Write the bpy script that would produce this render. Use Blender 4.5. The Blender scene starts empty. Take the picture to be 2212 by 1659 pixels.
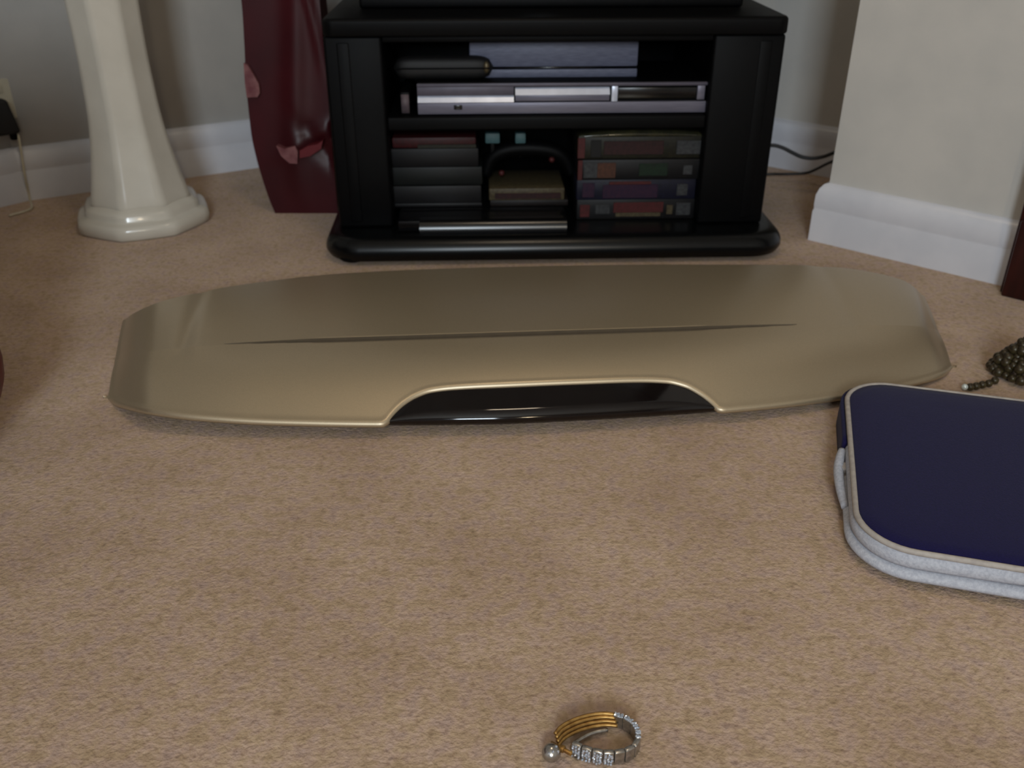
import bpy, bmesh, math, random
from mathutils import Vector, Matrix
random.seed(7)
SC = bpy.context.scene
COL = SC.collection
# ------------------------------------------------------------------ camera
F = 2000.0; H = 0.66; P = math.atan(2000/3620)
SP, CP = math.sin(P), math.cos(P)
cam = bpy.data.cameras.new('camera')
cam.sensor_width = 36; cam.lens = 36*F/2212
cam.clip_start = .02
cam.dof.use_dof = True; cam.dof.focus_distance = .95
cam.dof.aperture_fstop = (cam.lens/1000)/.0045
co = bpy.data.objects.new('camera', cam); COL.objects.link(co)
co.location = (0, 0, H); co.rotation_euler = (math.pi/2-P, 0, 0)
SC.camera = co
# ------------------------------------------------------------------ world, lights, exposure
w = bpy.data.worlds.new('world'); SC.world = w; w.use_nodes = True
w.node_tree.nodes['Background'].inputs[0].default_value = (.05, .055, .07, 1)
w.node_tree.nodes['Background'].inputs[1].default_value = .15
vs = SC.view_settings
vs.view_transform = 'Standard'; vs.look = 'None'; vs.gamma = 1; vs.use_curve_mapping = False
vs.exposure = -0.3
def area(name, loc, target, sx, sy, power, colr):
    l = bpy.data.lights.new(name, 'AREA'); l.shape = 'RECTANGLE'; l.size = sx; l.size_y = sy
    l.energy = power; l.color = colr
    o = bpy.data.objects.new(name, l); COL.objects.link(o)
    o.location = loc
    o.rotation_euler = (Vector(target)-Vector(loc)).to_track_quat('-Z', 'Y').to_euler()
    return o
area('window_daylight', (-.10, -2.30, 1.50), (-.05, 1.3, .2), .6, .9, 76, (.80, .91, 1))
area('wall_lamp_light', (.62, -2.2, 1.55), (.1, 1.2, .2), .12, .16, 10, (1, .80, .52))
area('ceiling_lamp_light', (.10, 1.0, 1.80), (.10, 1.0, 0), .26, .26, 4.6, (1, .82, .60))
# ------------------------------------------------------------------ helpers
def dirv(px, py):
    xc = (px-1106)/F; zc = -(py-829.5)/F
    return Vector((xc, CP+SP*zc, -SP+CP*zc))
def g(px, py, z=0.0):
    d = dirv(px, py); t = (z-H)/d.z
    return Vector((d.x*t, d.y*t, z))
def vy(px, py, Y):
    d = dirv(px, py); t = Y/d.y
    return Vector((d.x*t, Y, H+d.z*t))
def proj(v):
    x, y, z = v.x, v.y, v.z-H
    dep = y*CP-z*SP; up = y*SP+z*CP
    return 1106+F*x/dep, 829.5-F*up/dep
def lin(c):
    return tuple(((u/255)/12.92 if u/255 <= .04045 else ((u/255+.055)/1.055)**2.4) for u in c)+(1,)
MATS = {}
def mat(name, col, rough=.5, metal=0, col2=None, scale=40, detail=4, bump=0, bscale=None, coat=0, spec=.5,
        sheen=0, trans=0, emit=None, stretch=None, lo=.35, hi=.65, ior=1.45):
    if name in MATS: return MATS[name]
    m = bpy.data.materials.new(name); m.use_nodes = True
    nt = m.node_tree; b = nt.nodes['Principled BSDF']
    b.inputs['Roughness'].default_value = rough; b.inputs['Metallic'].default_value = metal
    b.inputs['Specular IOR Level'].default_value = spec
    b.inputs['Coat Weight'].default_value = coat; b.inputs['Coat Roughness'].default_value = .08
    b.inputs['Sheen Weight'].default_value = sheen; b.inputs['Transmission Weight'].default_value = trans
    b.inputs['IOR'].default_value = ior
    tc = nt.nodes.new('ShaderNodeTexCoord'); mp = nt.nodes.new('ShaderNodeMapping')
    nt.links.new(tc.outputs['Object'], mp.inputs[0])
    if stretch: mp.inputs['Scale'].default_value = stretch
    n = nt.nodes.new('ShaderNodeTexNoise'); n.inputs['Scale'].default_value = scale; n.inputs['Detail'].default_value = detail
    nt.links.new(mp.outputs[0], n.inputs['Vector'])
    r = nt.nodes.new('ShaderNodeValToRGB')
    a = lin(col); c2 = lin(col2) if col2 else tuple(x*.88 for x in a[:3])+(1,)
    r.color_ramp.elements[0].position = lo; r.color_ramp.elements[0].color = c2
    r.color_ramp.elements[1].position = hi; r.color_ramp.elements[1].color = a
    nt.links.new(n.outputs['Fac'], r.inputs[0]); nt.links.new(r.outputs[0], b.inputs['Base Color'])
    if bump:
        n2 = nt.nodes.new('ShaderNodeTexNoise'); n2.inputs['Scale'].default_value = bscale or scale; n2.inputs['Detail'].default_value = 3
        nt.links.new(mp.outputs[0], n2.inputs['Vector'])
        bp = nt.nodes.new('ShaderNodeBump'); bp.inputs['Strength'].default_value = bump; bp.inputs['Distance'].default_value = .002
        nt.links.new(n2.outputs['Fac'], bp.inputs['Height']); nt.links.new(bp.outputs[0], b.inputs['Normal'])
    if emit:
        b.inputs['Emission Color'].default_value = lin(emit[0]); b.inputs['Emission Strength'].default_value = emit[1]
    MATS[name] = m
    return m
def link(name, me, m, parent=None, smooth=True):
    o = bpy.data.objects.new(name, me); COL.objects.link(o)
    if m is not None and not me.materials: me.materials.append(m)
    if smooth:
        for p in me.polygons: p.use_smooth = True
    if parent is not None: o.parent = parent
    return o
def obj(name, bm, m, parent=None, smooth=False, sharp=None):
    bmesh.ops.recalc_face_normals(bm, faces=bm.faces)
    if sharp:
        for e in bm.edges:
            if len(e.link_faces) == 2 and e.calc_face_angle(0) > math.radians(sharp): e.smooth = False
    me = bpy.data.meshes.new(name); bm.to_mesh(me); bm.free()
    return link(name, me, m, parent, smooth or bool(sharp))
def thing(name, label, cat, loc=(0, 0, 0), rz=0, group=None):
    o = bpy.data.objects.new(name, None); COL.objects.link(o); o.empty_display_size = .05
    o.location = loc; o.rotation_euler = (0, 0, rz); tag(o, label, cat, group)
    return o
def tag(o, label, cat, group=None):
    o['label'] = label; o['category'] = cat
    if group: o['group'] = group
    return o
def struct(o): o['kind'] = 'structure'; return o
def box(bm, x0, x1, y0, y1, z0, z1, bev=0, seg=2, M=None):
    r = bmesh.ops.create_cube(bm, size=1)['verts']
    for v in r:
        v.co = Vector(((x0+x1)/2+v.co.x*(x1-x0), (y0+y1)/2+v.co.y*(y1-y0), (z0+z1)/2+v.co.z*(z1-z0)))
    new = list(r)
    if bev:
        es = list({e for v in r for e in v.link_edges})
        res = bmesh.ops.bevel(bm, geom=es, offset=bev, segments=seg, affect='EDGES', profile=.5)
        new = list({v for f in res['faces'] for v in f.verts} | {v for v in r if v.is_valid})
    if M is not None:
        for v in new: v.co = M @ v.co
    return new
def bxo(name, d, m, parent, bev=.002, seg=2):
    bm = bmesh.new(); box(bm, *d, bev=bev, seg=seg)
    return obj(name, bm, m, parent, sharp=40)
def grid(rows, close_u=False, close_v=False):
    bm = bmesh.new(); V = [[bm.verts.new(p) for p in r] for r in rows]
    nr, nc = len(rows), len(rows[0])
    for i in range(nr if close_v else nr-1):
        for j in range(nc if close_u else nc-1):
            a, b, c, d = V[i][j], V[i][(j+1) % nc], V[(i+1) % nr][(j+1) % nc], V[(i+1) % nr][j]
            try: bm.faces.new((a, b, c, d))
            except ValueError: pass
    return bm, V
def catmull(pts, n):
    pts = [Vector(p) for p in pts]; out = []
    P_ = [pts[0]*2-pts[1]]+pts+[pts[-1]*2-pts[-2]]
    for i in range(1, len(P_)-2):
        for k in range(n):
            t = k/n; a, b, c, d = P_[i-1:i+3]
            out.append(.5*((2*b)+(c-a)*t+(2*a-5*b+4*c-d)*t*t+(-a+3*b-3*c+d)*t**3))
    out.append(pts[-1]); return out
def tube(pts, r, seg=8, caps=True, closed=False):
    pts = [Vector(p) for p in pts]; rows = []
    n = len(pts); prev = None
    for i, p in enumerate(pts):
        if closed: t = (pts[(i+1) % n]-pts[i-1]).normalized()
        else: t = (pts[min(i+1, n-1)]-pts[max(i-1, 0)]).normalized()
        if prev is None:
            a = Vector((0, 0, 1)) if abs(t.z) < .9 else Vector((1, 0, 0)); u = t.cross(a).normalized()
        else: u = (prev-t*prev.dot(t)).normalized()
        prev = u; v = t.cross(u)
        rr = r[i] if isinstance(r, (list, tuple)) else r
        rows.append([p+(u*math.cos(2*math.pi*k/seg)+v*math.sin(2*math.pi*k/seg))*rr for k in range(seg)])
    bm, V = grid(rows, close_u=True, close_v=closed)
    if caps and not closed:
        bm.faces.new(V[0]); bm.faces.new(V[-1])
    return bm
def interp(tab, x):
    if x <= tab[0][0]: return tab[0][1]
    for (a, b), (c, d) in zip(tab, tab[1:]):
        if x <= c: return b+(d-b)*(x-a)/(c-a)
    return tab[-1][1]
def spl(tab, x):                       # smooth (monotone-ish) curve through (x, y) knots
    n = len(tab)
    if x <= tab[0][0]: return tab[0][1]
    if x >= tab[-1][0]: return tab[-1][1]
    i = max(k for k in range(n-1) if tab[k][0] <= x)
    def sl(k):
        if k == 0: return (tab[1][1]-tab[0][1])/(tab[1][0]-tab[0][0])
        if k == n-1: return (tab[-1][1]-tab[-2][1])/(tab[-1][0]-tab[-2][0])
        a = (tab[k][1]-tab[k-1][1])/(tab[k][0]-tab[k-1][0]); b = (tab[k+1][1]-tab[k][1])/(tab[k+1][0]-tab[k][0])
        return 0 if a*b <= 0 else 2*a*b/(a+b)
    h = tab[i+1][0]-tab[i][0]; t = (x-tab[i][0])/h; m0, m1 = sl(i)*h, sl(i+1)*h
    return (2*t**3-3*t*t+1)*tab[i][1]+(t**3-2*t*t+t)*m0+(-2*t**3+3*t*t)*tab[i+1][1]+(t**3-t*t)*m1
# ------------------------------------------------------------------ materials
def carpet_material():
    m = bpy.data.materials.new('carpet'); m.use_nodes = True; nt = m.node_tree; N = nt.nodes; L = nt.links
    b = N['Principled BSDF']; b.inputs['Roughness'].default_value = .95; b.inputs['Specular IOR Level'].default_value = .1
    b.inputs['Sheen Weight'].default_value = .15
    tc = N.new('ShaderNodeTexCoord')
    def noise(s, d):
        n = N.new('ShaderNodeTexNoise'); n.inputs['Scale'].default_value = s; n.inputs['Detail'].default_value = d
        L.new(tc.outputs['Object'], n.inputs['Vector']); return n
    def ramp(src, stops):
        r = N.new('ShaderNodeValToRGB'); e = r.color_ramp.elements
        while len(e) < len(stops): e.new(.5)
        for el, (p, c) in zip(e, stops): el.position = p; el.color = lin(c)
        L.new(src, r.inputs[0]); return r
    r1 = ramp(noise(150, 2).outputs['Fac'], [(.28, (168, 146, 128)), (.42, (187, 166, 147)), (.6, (194, 173, 154)), (.74, (201, 181, 163))])
    r2 = ramp(noise(60, 4).outputs['Fac'], [(.33, (236, 228, 208)), (.45, (250, 242, 228)), (.55, (255, 246, 243)), (.68, (240, 232, 238))])
    r3 = ramp(noise(7, 3).outputs['Fac'], [(.3, (232, 228, 224)), (.7, (255, 255, 255))])
    prev = r1.outputs[0]
    for r in (r2, r3):
        mx = N.new('ShaderNodeMix'); mx.data_type = 'RGBA'; mx.blend_type = 'MULTIPLY'; mx.inputs[0].default_value = 1
        L.new(prev, mx.inputs[6]); L.new(r.outputs[0], mx.inputs[7]); prev = mx.outputs[2]
    L.new(prev, b.inputs['Base Color'])
    bp = N.new('ShaderNodeBump'); bp.inputs['Strength'].default_value = .45; bp.inputs['Distance'].default_value = .006
    L.new(noise(230, 3).outputs['Fac'], bp.inputs['Height']); L.new(bp.outputs[0], b.inputs['Normal'])
    return m
M_carpet = carpet_material()
M_wall = mat('wall_paint', (196, 192, 186), .75, col2=(188, 185, 180), scale=9, bump=.15, bscale=160, spec=.25)
M_skirt = mat('white_gloss_paint', (208, 208, 214), .3, col2=(200, 201, 208), scale=14, spec=.5)
M_ceil = mat('ceiling_paint', (225, 222, 215), .9, scale=10, spec=.1)
M_black = mat('black_stand_laminate', (6, 6, 7), .5, col2=(4, 4, 5), scale=60, spec=.12, stretch=(1, 8, 8))
M_gloss = mat('black_gloss', (9, 9, 11), .22, scale=30, spec=.5)
M_cream = mat('cream_glazed_ceramic', (200, 194, 182), .22, col2=(192, 186, 174), scale=12, spec=.5, coat=.3)
M_gold_paint = mat('champagne_car_paint', (184, 166, 138), .44, .72, col2=(176, 160, 133), scale=900, detail=1, coat=.5, spec=.4)
M_base = mat('black_satin_base', (5, 6, 7), .27, scale=30, spec=.32)
M_gold_paint.node_tree.nodes['Principled BSDF'].inputs['Coat Roughness'].default_value = .26
M_lens = mat('smoked_lens', (12, 6, 6), .07, col2=(9, 4, 5), scale=20, spec=.6)
M_under = mat('dark_rubber', (28, 27, 28), .7, scale=60)
M_bag = mat('red_glossy_paper', (60, 11, 18), .4, col2=(50, 8, 14), scale=8, spec=.3)
M_bagprint = mat('pink_print', (128, 84, 84), .5, col2=(96, 46, 52), scale=45)
M_navy = mat('navy_neoprene', (25, 21, 66), .85, col2=(20, 17, 57), scale=500, bump=.3, bscale=900, spec=.15, sheen=.1)
M_pipe = mat('grey_piping', (176, 168, 160), .7, col2=(160, 152, 146), scale=120)
M_zip = mat('grey_white_zip_tape', (188, 190, 198), .7, col2=(168, 170, 180), scale=300, bump=.3, bscale=700)
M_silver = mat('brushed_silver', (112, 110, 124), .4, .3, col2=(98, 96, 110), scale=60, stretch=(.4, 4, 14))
M_silverlit = mat('lit_silver', (205, 212, 230), .3, .3, scale=40)  # brighter silver: light on the sloped ledges put into the colour
M_set = mat('pale_grey_metal', (98, 102, 122), .5, .1, col2=(82, 86, 106), scale=50, stretch=(1, 3, 8))
M_cord = mat('black_cable', (24, 22, 24), .5, scale=50)
M_creamcord = mat('cream_cable', (196, 188, 166), .5, scale=50)
M_plate = mat('ivory_plastic', (190, 184, 166), .4, scale=30)
M_wood = mat('mahogany_wood', (52, 14, 12), .4, col2=(36, 9, 8), scale=8, stretch=(12, 12, 1), spec=.4)
M_redleather = mat('dark_red_leather', (92, 18, 18), .5, col2=(74, 13, 14), scale=30, bump=.2)
M_steel = mat('bracelet_silver', (182, 178, 172), .24, .9, col2=(150, 146, 140), scale=220)
M_gold = mat('bracelet_gold', (176, 140, 82), .4, .8, col2=(140, 104, 56), scale=180)
M_cryst = mat('crystal', (235, 240, 250), .03, .75, col2=(200, 215, 235), scale=500, spec=1)
M_bead = mat('olive_bronze_bead', (72, 64, 38), .35, .2, col2=(44, 34, 26), scale=120)
M_glass = mat('clear_glass_bead', (220, 230, 228), .05, .3, scale=50)
M_teal = mat('teal_plastic', (66, 96, 100), .5, scale=40)
# ------------------------------------------------------------------ room shell
Lw = g(60, 434); A1 = g(182, 413); B1 = g(553, 363)
d1 = (B1-g(65, 433)).normalized()
Aa, Ab = g(1664, 360), g(1791, 384); da = (Aa-Ab).normalized()
C1, C2 = g(1745, 518), g(2165, 618); dc = (C2-C1).normalized(); nc_ = Vector((-dc.y, dc.x, 0))
def isect(p, d, q, e):
    k = d.x*e.y-d.y*e.x; s = ((q.x-p.x)*e.y-(q.y-p.y)*e.x)/k
    return p+d*s
K = isect(B1, d1, Aa, da); A2 = isect(C1, nc_, Aa, da)
Cr = C1+dc*1.55
W0 = Lw+Vector((-.66, -.75, 0)).normalized()*.75
BK = -2.45
poly = [Vector((-2.35, BK, 0)), Vector((W0.x-.62, .9, 0)), Lw, K, A2, C1, Cr, Vector((Cr.x, BK, 0))]
poly[1] = Lw+Vector((-.64, -.77, 0))*1.1
poly[0] = Vector((poly[1].x, BK, 0))
def off(i, d):          # mitred vertex, offset d to the room side (d < 0: into the wall)
    n = len(poly); a, b, c = poly[i-1], poly[i], poly[(i+1) % n]
    u = (b-a).normalized(); v = (c-b).normalized()
    nu, nv = Vector((u.y, -u.x, 0)), Vector((v.y, -v.x, 0))
    return b+(nu+nv)*(d/(1+nu.dot(nv)))
def run(name, i, prof, m, closed=True):
    rows = [[off(k, d)+Vector((0, 0, z)) for d, z in prof] for k in (i, (i+1) % len(poly))]
    bm, V = grid(rows, close_u=closed)
    if closed:
        bm.faces.new(V[0]); bm.faces.new(V[1])
    return struct(obj(name, bm, m, sharp=50))
T = .018
names = ['left', 'back_left', 'alcove_left', 'alcove_back', 'chimney_side', 'chimney_front', 'right', 'front']
names = ['left', 'left_corner', 'back_left', 'back_alcove', 'chimney_side', 'chimney_front', 'right', 'front']
CE = 2.3
sk = [(0, 0), (0, .062), (-.0015, .066), (-.0015, .070), (-.0005, .074), (-.001, .095), (-.005, .108), (-.011, .1165), (-T, .119), (-T-.002, 0)]
# front wall gets a window hole, built below
for i, nm in enumerate(names):
    if nm != 'front':
        run('wall_'+nm, i, [(-T, 0), (-T, CE), (-T-.1, CE), (-T-.1, 0)], M_wall)
    run('baseboard_'+nm, i, sk, M_skirt)
x0, x1 = off(7, -T).x, off(0, -T).x
xa, xb = min(x0, x1)-.1, max(x0, x1)+.1; yb = BK-T
bm = bmesh.new()
wx0, wx1, wz0, wz1 = -.70, .50, .95, 2.05
for q in ((xa, wx0, 0, CE), (wx1, xb, 0, CE), (wx0, wx1, 0, wz0), (wx0, wx1, wz1, CE)):
    box(bm, q[0], q[1], yb-.1, yb, q[2], q[3])
struct(obj('wall_front', bm, M_wall))
bm = bmesh.new()
for q in ((wx0, wx1, wz0, wz0+.05), (wx0, wx1, wz1-.05, wz1), (wx0, wx0+.05, wz0, wz1), (wx1-.05, wx1, wz0, wz1), (-.125, -.075, wz0, wz1)):
    box(bm, q[0], q[1], yb-.08, yb-.03, q[2], q[3], bev=.004)
struct(obj('window_1', bm, M_skirt, sharp=40))
fl = [off(i, -T-.1) for i in range(len(poly))]
bm = bmesh.new(); vs_ = [bm.verts.new((p.x, p.y, 0)) for p in fl]; f_ = bm.faces.new(vs_)
r = bmesh.ops.extrude_face_region(bm, geom=[f_])
for v in r['geom']:
    if isinstance(v, bmesh.types.BMVert): v.co.z = -.06
struct(obj('floor', bm, M_carpet))
bm = bmesh.new(); vs_ = [bm.verts.new((p.x, p.y, CE)) for p in fl]; f_ = bm.faces.new(vs_)
r = bmesh.ops.extrude_face_region(bm, geom=[f_])
for v in r['geom']:
    if isinstance(v, bmesh.types.BMVert): v.co.z = CE+.06
struct(obj('ceiling', bm, M_ceil))
# ------------------------------------------------------------------ car spoiler
FR = [(240, 852, .004), (262, 864, .014), (330, 879, .034), (430, 892, .032), (600, 902, .028), (830, 906, .026), (1050, 904, .028),
      (1300, 893, .028), (1560, 876, .026), (1700, 863, .023), (1800, 850, .020), (1900, 834, .016), (1985, 815, .014), (2030, 801, .012), (2050, 787, .004)]
RR = [(270, 690, .006), (292, 675, .036), (345, 653, .056), (500, 619, .055), (760, 590, .065), (1100, 577, .070), (1450, 572, .070),
      (1720, 573, .064), (1820, 579, .056), (1900, 592, .050), (1950, 606, .042), (1974, 620, .034), (1992, 637, .008)]
CR_ = [(254, 776, .004), (285, 767, .039), (335, 757, .062), (480, 745, .068), (760, 736, .070), (1100, 725, .075), (1450, 714, .073),
       (1740, 703, .062), (1860, 702, .053), (1950, 703, .046), (1995, 706, .038), (2022, 712, .006)]
NOTCH = [(828, 906), (845, 884), (866, 864), (895, 846), (930, 834), (980, 828), (1100, 822), (1250, 816), (1390, 812), (1440, 814),
         (1480, 823), (1515, 841), (1540, 860), (1558, 878)]
def rail(tab):
    a, b = tab[0][0], tab[-1][0]
    ty = [((x-a)/(b-a), y) for x, y, z in tab]; tz = [((x-a)/(b-a), z) for x, y, z in tab]
    def fn(u):
        return g(a+(b-a)*u, spl(ty, u), spl(tz, u))
    return fn
fF, fC, fR = rail(FR), rail(CR_), rail(RR)
def endw(u): return min(1, max(0, (u-.03)/.14), max(0, (.97-u)/.16))
def surf(u, v):
    a, c, r = fF(u), fC(u), fR(u)
    e = endw(u); e = e*e*(3-2*e)
    if v < .5:
        t = v*2; p = a.lerp(c, t); p.z += .010*math.sin(math.pi*t)*(.35+.65*e)
    else:
        t = v*2-1; p = c.lerp(r, t); p.z += .006*math.sin(math.pi*t)*(.35+.65*e)
    g1 = min(1, max(0, (u-.13)/.12), max(0, (.83-u)/.12)) if .13 < u < .83 else 0
    gw = .011*max(.25, g1)
    p.z -= .009*g1*(max(0, 1-abs(v-.506)/gw)**.7)
    # moulded scallop running inboard of each tip
    for cu, wd, s in ((.062+.035*v, .010, .0022), (.925-.05*v, .012, .0016)):
        if v > .35: p.z -= s*math.exp(-((u-cu)/wd)**2)*min(1, (v-.35)/.2)
    return p
def lens_y(px): return spl(NOTCH, px)
NU = 300
us = [i/NU for i in range(NU+1)]
# put knots exactly at the two lens ends
def front_v(u):
    p = fF(u); px, py = proj(p)
    if not (828 < px < 1558): return 0
    lo, hi = 0.0, .5
    for _ in range(26):
        mid = (lo+hi)/2; x, y = proj(surf(u, mid))
        if y > lens_y(x): lo = mid
        else: hi = mid
    return lo
fv = [front_v(u) for u in us]
cols = []; lenscols = []
for u, v0 in zip(us, fv):
    vsl = [v0+(.47-v0)*k/22 for k in range(23)]+[.485, .493, .496, .499, .503, .506, .509, .513, .516, .519, .527]+[.535+.465*k/20 for k in range(1, 21)]
    c = [surf(u, v) for v in vsl]
    p0 = c[0]; c[0] = p0
    cols.append((u, v0, c))
def outward(idx, k):
    a = cols[max(0, idx-1)][2][k]; b = cols[min(NU, idx+1)][2][k]
    t = (b-a); t.z = 0; t.normalize(); return t
full = []
for i, (u, v0, c) in enumerate(cols):
    t = outward(i, 0); n = Vector((t.y, -t.x, 0))       # towards the camera
    R_ = .0068; fr = []
    for k in range(6, 0, -1):
        a = math.pi*.62*k/6
        fr.append(c[0]+n*(R_*math.sin(a))+Vector((0, 0, -R_*(1-math.cos(a)))))
    t = outward(i, -1); n2 = Vector((-t.y, t.x, 0)); bk = []
    for k in range(1, 7):
        a = math.pi*.62*k/6; R2 = .006
        bk.append(c[-1]+n2*(R2*math.sin(a))+Vector((0, 0, -R2*(1-math.cos(a)))))
    bkend = [bk[-1]+Vector((0, 0, -min(.02, max(0, bk[-1].z-.006))))]
    full.append(fr+c+bk+bkend)
# turned-down end faces
shade_rows = []
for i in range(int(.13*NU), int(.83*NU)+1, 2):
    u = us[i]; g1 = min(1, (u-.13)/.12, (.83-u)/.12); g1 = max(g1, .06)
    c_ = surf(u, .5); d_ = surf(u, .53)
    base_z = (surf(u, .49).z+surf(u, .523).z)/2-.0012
    shade_rows.append((u, g1, base_z))
def endcol(src, sgn):
    out = []
    for k in range(1, 4):
        a = math.pi/2*k/3
        out.append([Vector((p.x+sgn*.005*math.sin(a), p.y, max(.0015, p.z-.005*(1-math.cos(a)) - (.008 if k == 3 else 0)))) for p in src])
    return out
le = endcol(full[0], -1)[::-1]; re_ = endcol(full[-1], 1)
bm, V = grid(le+full+re_)
sp = thing('car_spoiler', 'long champagne gold car roof spoiler with dark light strip, lying on the carpet', 'spoiler', (0.03, 1.28, 0))
off_sp = Vector((0.03, 1.28, 0))
for v in bm.verts: v.co -= off_sp
shell = obj('panel', bm, M_gold_paint, sp, smooth=True)
s = shell.modifiers.new('thickness', 'SOLIDIFY'); s.thickness = .0025; s.offset = -1
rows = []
for u, g1, bz in shade_rows:
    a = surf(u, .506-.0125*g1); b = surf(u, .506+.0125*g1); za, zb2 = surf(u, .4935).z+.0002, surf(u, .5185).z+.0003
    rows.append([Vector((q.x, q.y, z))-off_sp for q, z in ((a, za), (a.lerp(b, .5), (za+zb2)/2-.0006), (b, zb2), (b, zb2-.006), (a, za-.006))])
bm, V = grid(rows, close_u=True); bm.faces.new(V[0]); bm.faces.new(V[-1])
obj('crease_shade_strip', bm, mat('crease_shade', (84, 74, 60), .7, scale=60), sp)  # dark tapered strip painting the shade line along the crease
shell['label'] = 'champagne gold painted panel with a long crease'
# smoked lens in the notch
li = [i for i, v in enumerate(fv) if v > 0]; li = [li[0]-1]+li+[li[-1]+1]
rows = []
for i in li:
    u = us[i]; c = surf(u, fv[i]); a = fF(u)
    c = c+Vector((0, 0, -.005)); low = a+Vector((0, 0, -.004)); row = []
    L_ = (c-low)
    for k in range(31):
        t = k/30
        p = c.lerp(low, t)
        hgt = (c-low).length/.09
        p.z += .011*min(1, hgt)*((t/.8)**.9 if t < .8 else math.cos(math.pi/2*(t-.8)/.2)**.8 if t < 1 else 0)
        row.append(p-off_sp)
    low2 = low-off_sp
    row.append(low2+Vector((0, .004, -.008))); row.append(low2+Vector((0, .012, -.010)))
    rows.append(row)
bm, V = grid(rows)
lens = obj('brake_light_lens', bm, M_lens, sp, smooth=True); lens['label'] = 'glossy black smoked light strip'
# dark underside carrier
rows = []
for i in range(26, NU-25, 4):
    u = us[i]; a = fF(u); r = fR(u); n = (a-r).normalized()
    rows.append([Vector((q.x, q.y, z))-off_sp for q, z in ((a-n*.028, max(.004, a.z-.012)), (a-n*.032, .0012), (r+n*.03, .0012), (r+n*.03, max(.01, r.z-.014)))])
bm, V = grid(rows); bm.faces.new(V[0]); bm.faces.new(V[-1])
obj('underside_carrier', bm, M_under, sp)
# ------------------------------------------------------------------ TV stand
SA, SB = g(735, 578), g(1655, 566)
ex = (SB-SA).normalized(); yaw = math.atan2(ex.y, ex.x); ey = Vector((-ex.y, ex.x, 0)); SO = (SA+SB)/2
def slp(px, py, o=0.0):      # pixel -> stand-local (x, z) on the plane y_local = o
    q = SO+ey*o; d = dirv(px, py); t = q.dot(ey)/d.dot(ey) if False else (q-Vector((0, 0, H))).dot(ey)/d.dot(ey)
    p = Vector((0, 0, H))+d*t
    return (p-SO).dot(ex), p.z
st = thing('television_stand', 'black television stand with open shelves and rounded base in the corner', 'stand', SO, yaw)
BY = .075                    # set-back of the carcass from the front of the base
bl = slp(724, 440, BY)[0]+.005; br = slp(1662, 400, BY)[0]-.006
tl = slp(699, 50, BY-.012)[0]-.006; tr = slp(1703, 50, BY-.012)[0]+.005
ztop = slp(1200, 38, BY-.012)[1]; zub = slp(1200, 78, BY-.012)[1]
D = .40
# base: rounded plinth
bx0 = slp(706, 530, .07)[0]; bx1 = slp(1683, 515, .07)[0]
def rrect(x0, x1, y0, y1, r, n=8):
    out = []
    for cx, cy, a0 in ((x1-r, y0+r, -90), (x1-r, y1-r, 0), (x0+r, y1-r, 90), (x0+r, y0+r, 180)):
        for k in range(n+1):
            a = math.radians(a0+90*k/n); out.append(Vector((cx+r*math.cos(a), cy+r*math.sin(a), 0)))
    return out
def slab(x0, x1, y0, y1, r, z0, z1, bev, n=8, steps=6):
    prof = []
    for k in range(steps+1):
        a = math.pi/2*k/steps; prof.append((bev*(1-math.cos(a)), z1-bev*(1-math.sin(a)) if False else 0))
    rows = []
    for k in range(3):
        a = math.pi/2*(k/2); q_ = .004 if bev < .02 else .014; i_ = q_*(1-math.sin(a)); rows.append([Vector((p.x, p.y, z0+q_*(1-math.cos(a)))) for p in rrect(x0+i_, x1-i_, y0+i_, y1-i_, r, n)])
    for k in range(steps+1):
        a = math.pi/2*k/steps; i_ = bev*(1-math.cos(a))
        rows.append([Vector((p.x, p.y, z1-bev+bev*math.sin(a))) for p in rrect(x0+i_, x1-i_, y0+i_, y1-i_, max(r-i_, .002), n)])
    bm, V = grid(rows, close_u=True); bm.faces.new(V[0]); bm.faces.new(V[-1]); return bm
zb = slp(1100, 512, .012)[1]
obj('base', slab(bx0, bx1, 0, D+.06, .07, .006, zb, .030, steps=10), M_base, st, sharp=35)
for cx, cy in ((bx0+.055, .035), (bx1-.055, .05), (bx0+.05, D), (bx1-.05, D)):
    bm = bmesh.new(); bmesh.ops.create_uvsphere(bm, u_segments=20, v_segments=10, radius=1)
    for v in bm.verts: v.co = Vector((cx+v.co.x*.030, cy+v.co.y*.03, .0135+v.co.z*.0135))
    obj('foot', bm, M_black, st, smooth=True)
il = slp(838, 300, BY)[0]; ir = slp(1532, 200, BY)[0]
for a, b in ((bl, il), (ir, br)):
    bm = bmesh.new(); box(bm, a, b, BY, BY+D-.04, zb, zub, bev=.006, seg=3)
    obj('side_panel', bm, M_black, st, sharp=40)
for a in (bl+.022, br-.047):
    bxo('side_trim', (a, a+.025, BY-.0012, BY+.01, zb+.01, zub-.01), M_black, st, bev=.004, seg=3)
bxo('back_panel', (il-.01, ir+.01, BY+D-.05, BY+D-.04, zb, zub), M_black, st)
zs1 = slp(1200, 252, BY)[1]; zs0 = slp(1200, 282, BY)[1]
bxo('shelf', (il, ir, BY+.004, BY+D-.05, zs0, zs1), M_black, st, bev=.004, seg=3)
obj('top', slab(tl, tr, BY-.012, BY+D, .02, zub, ztop, .008), M_black, st, sharp=35)
bxo('top_rail', (il, ir, BY+.006, BY+.03, zub-.012, zub), M_black, st)
zsh = zs1; zbs = zb
def sthing(name, label, cat, x, y, z, group=None):
    return thing(name, label, cat, SO+ex*x+ey*y+Vector((0, 0, z)), yaw, group)
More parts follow.
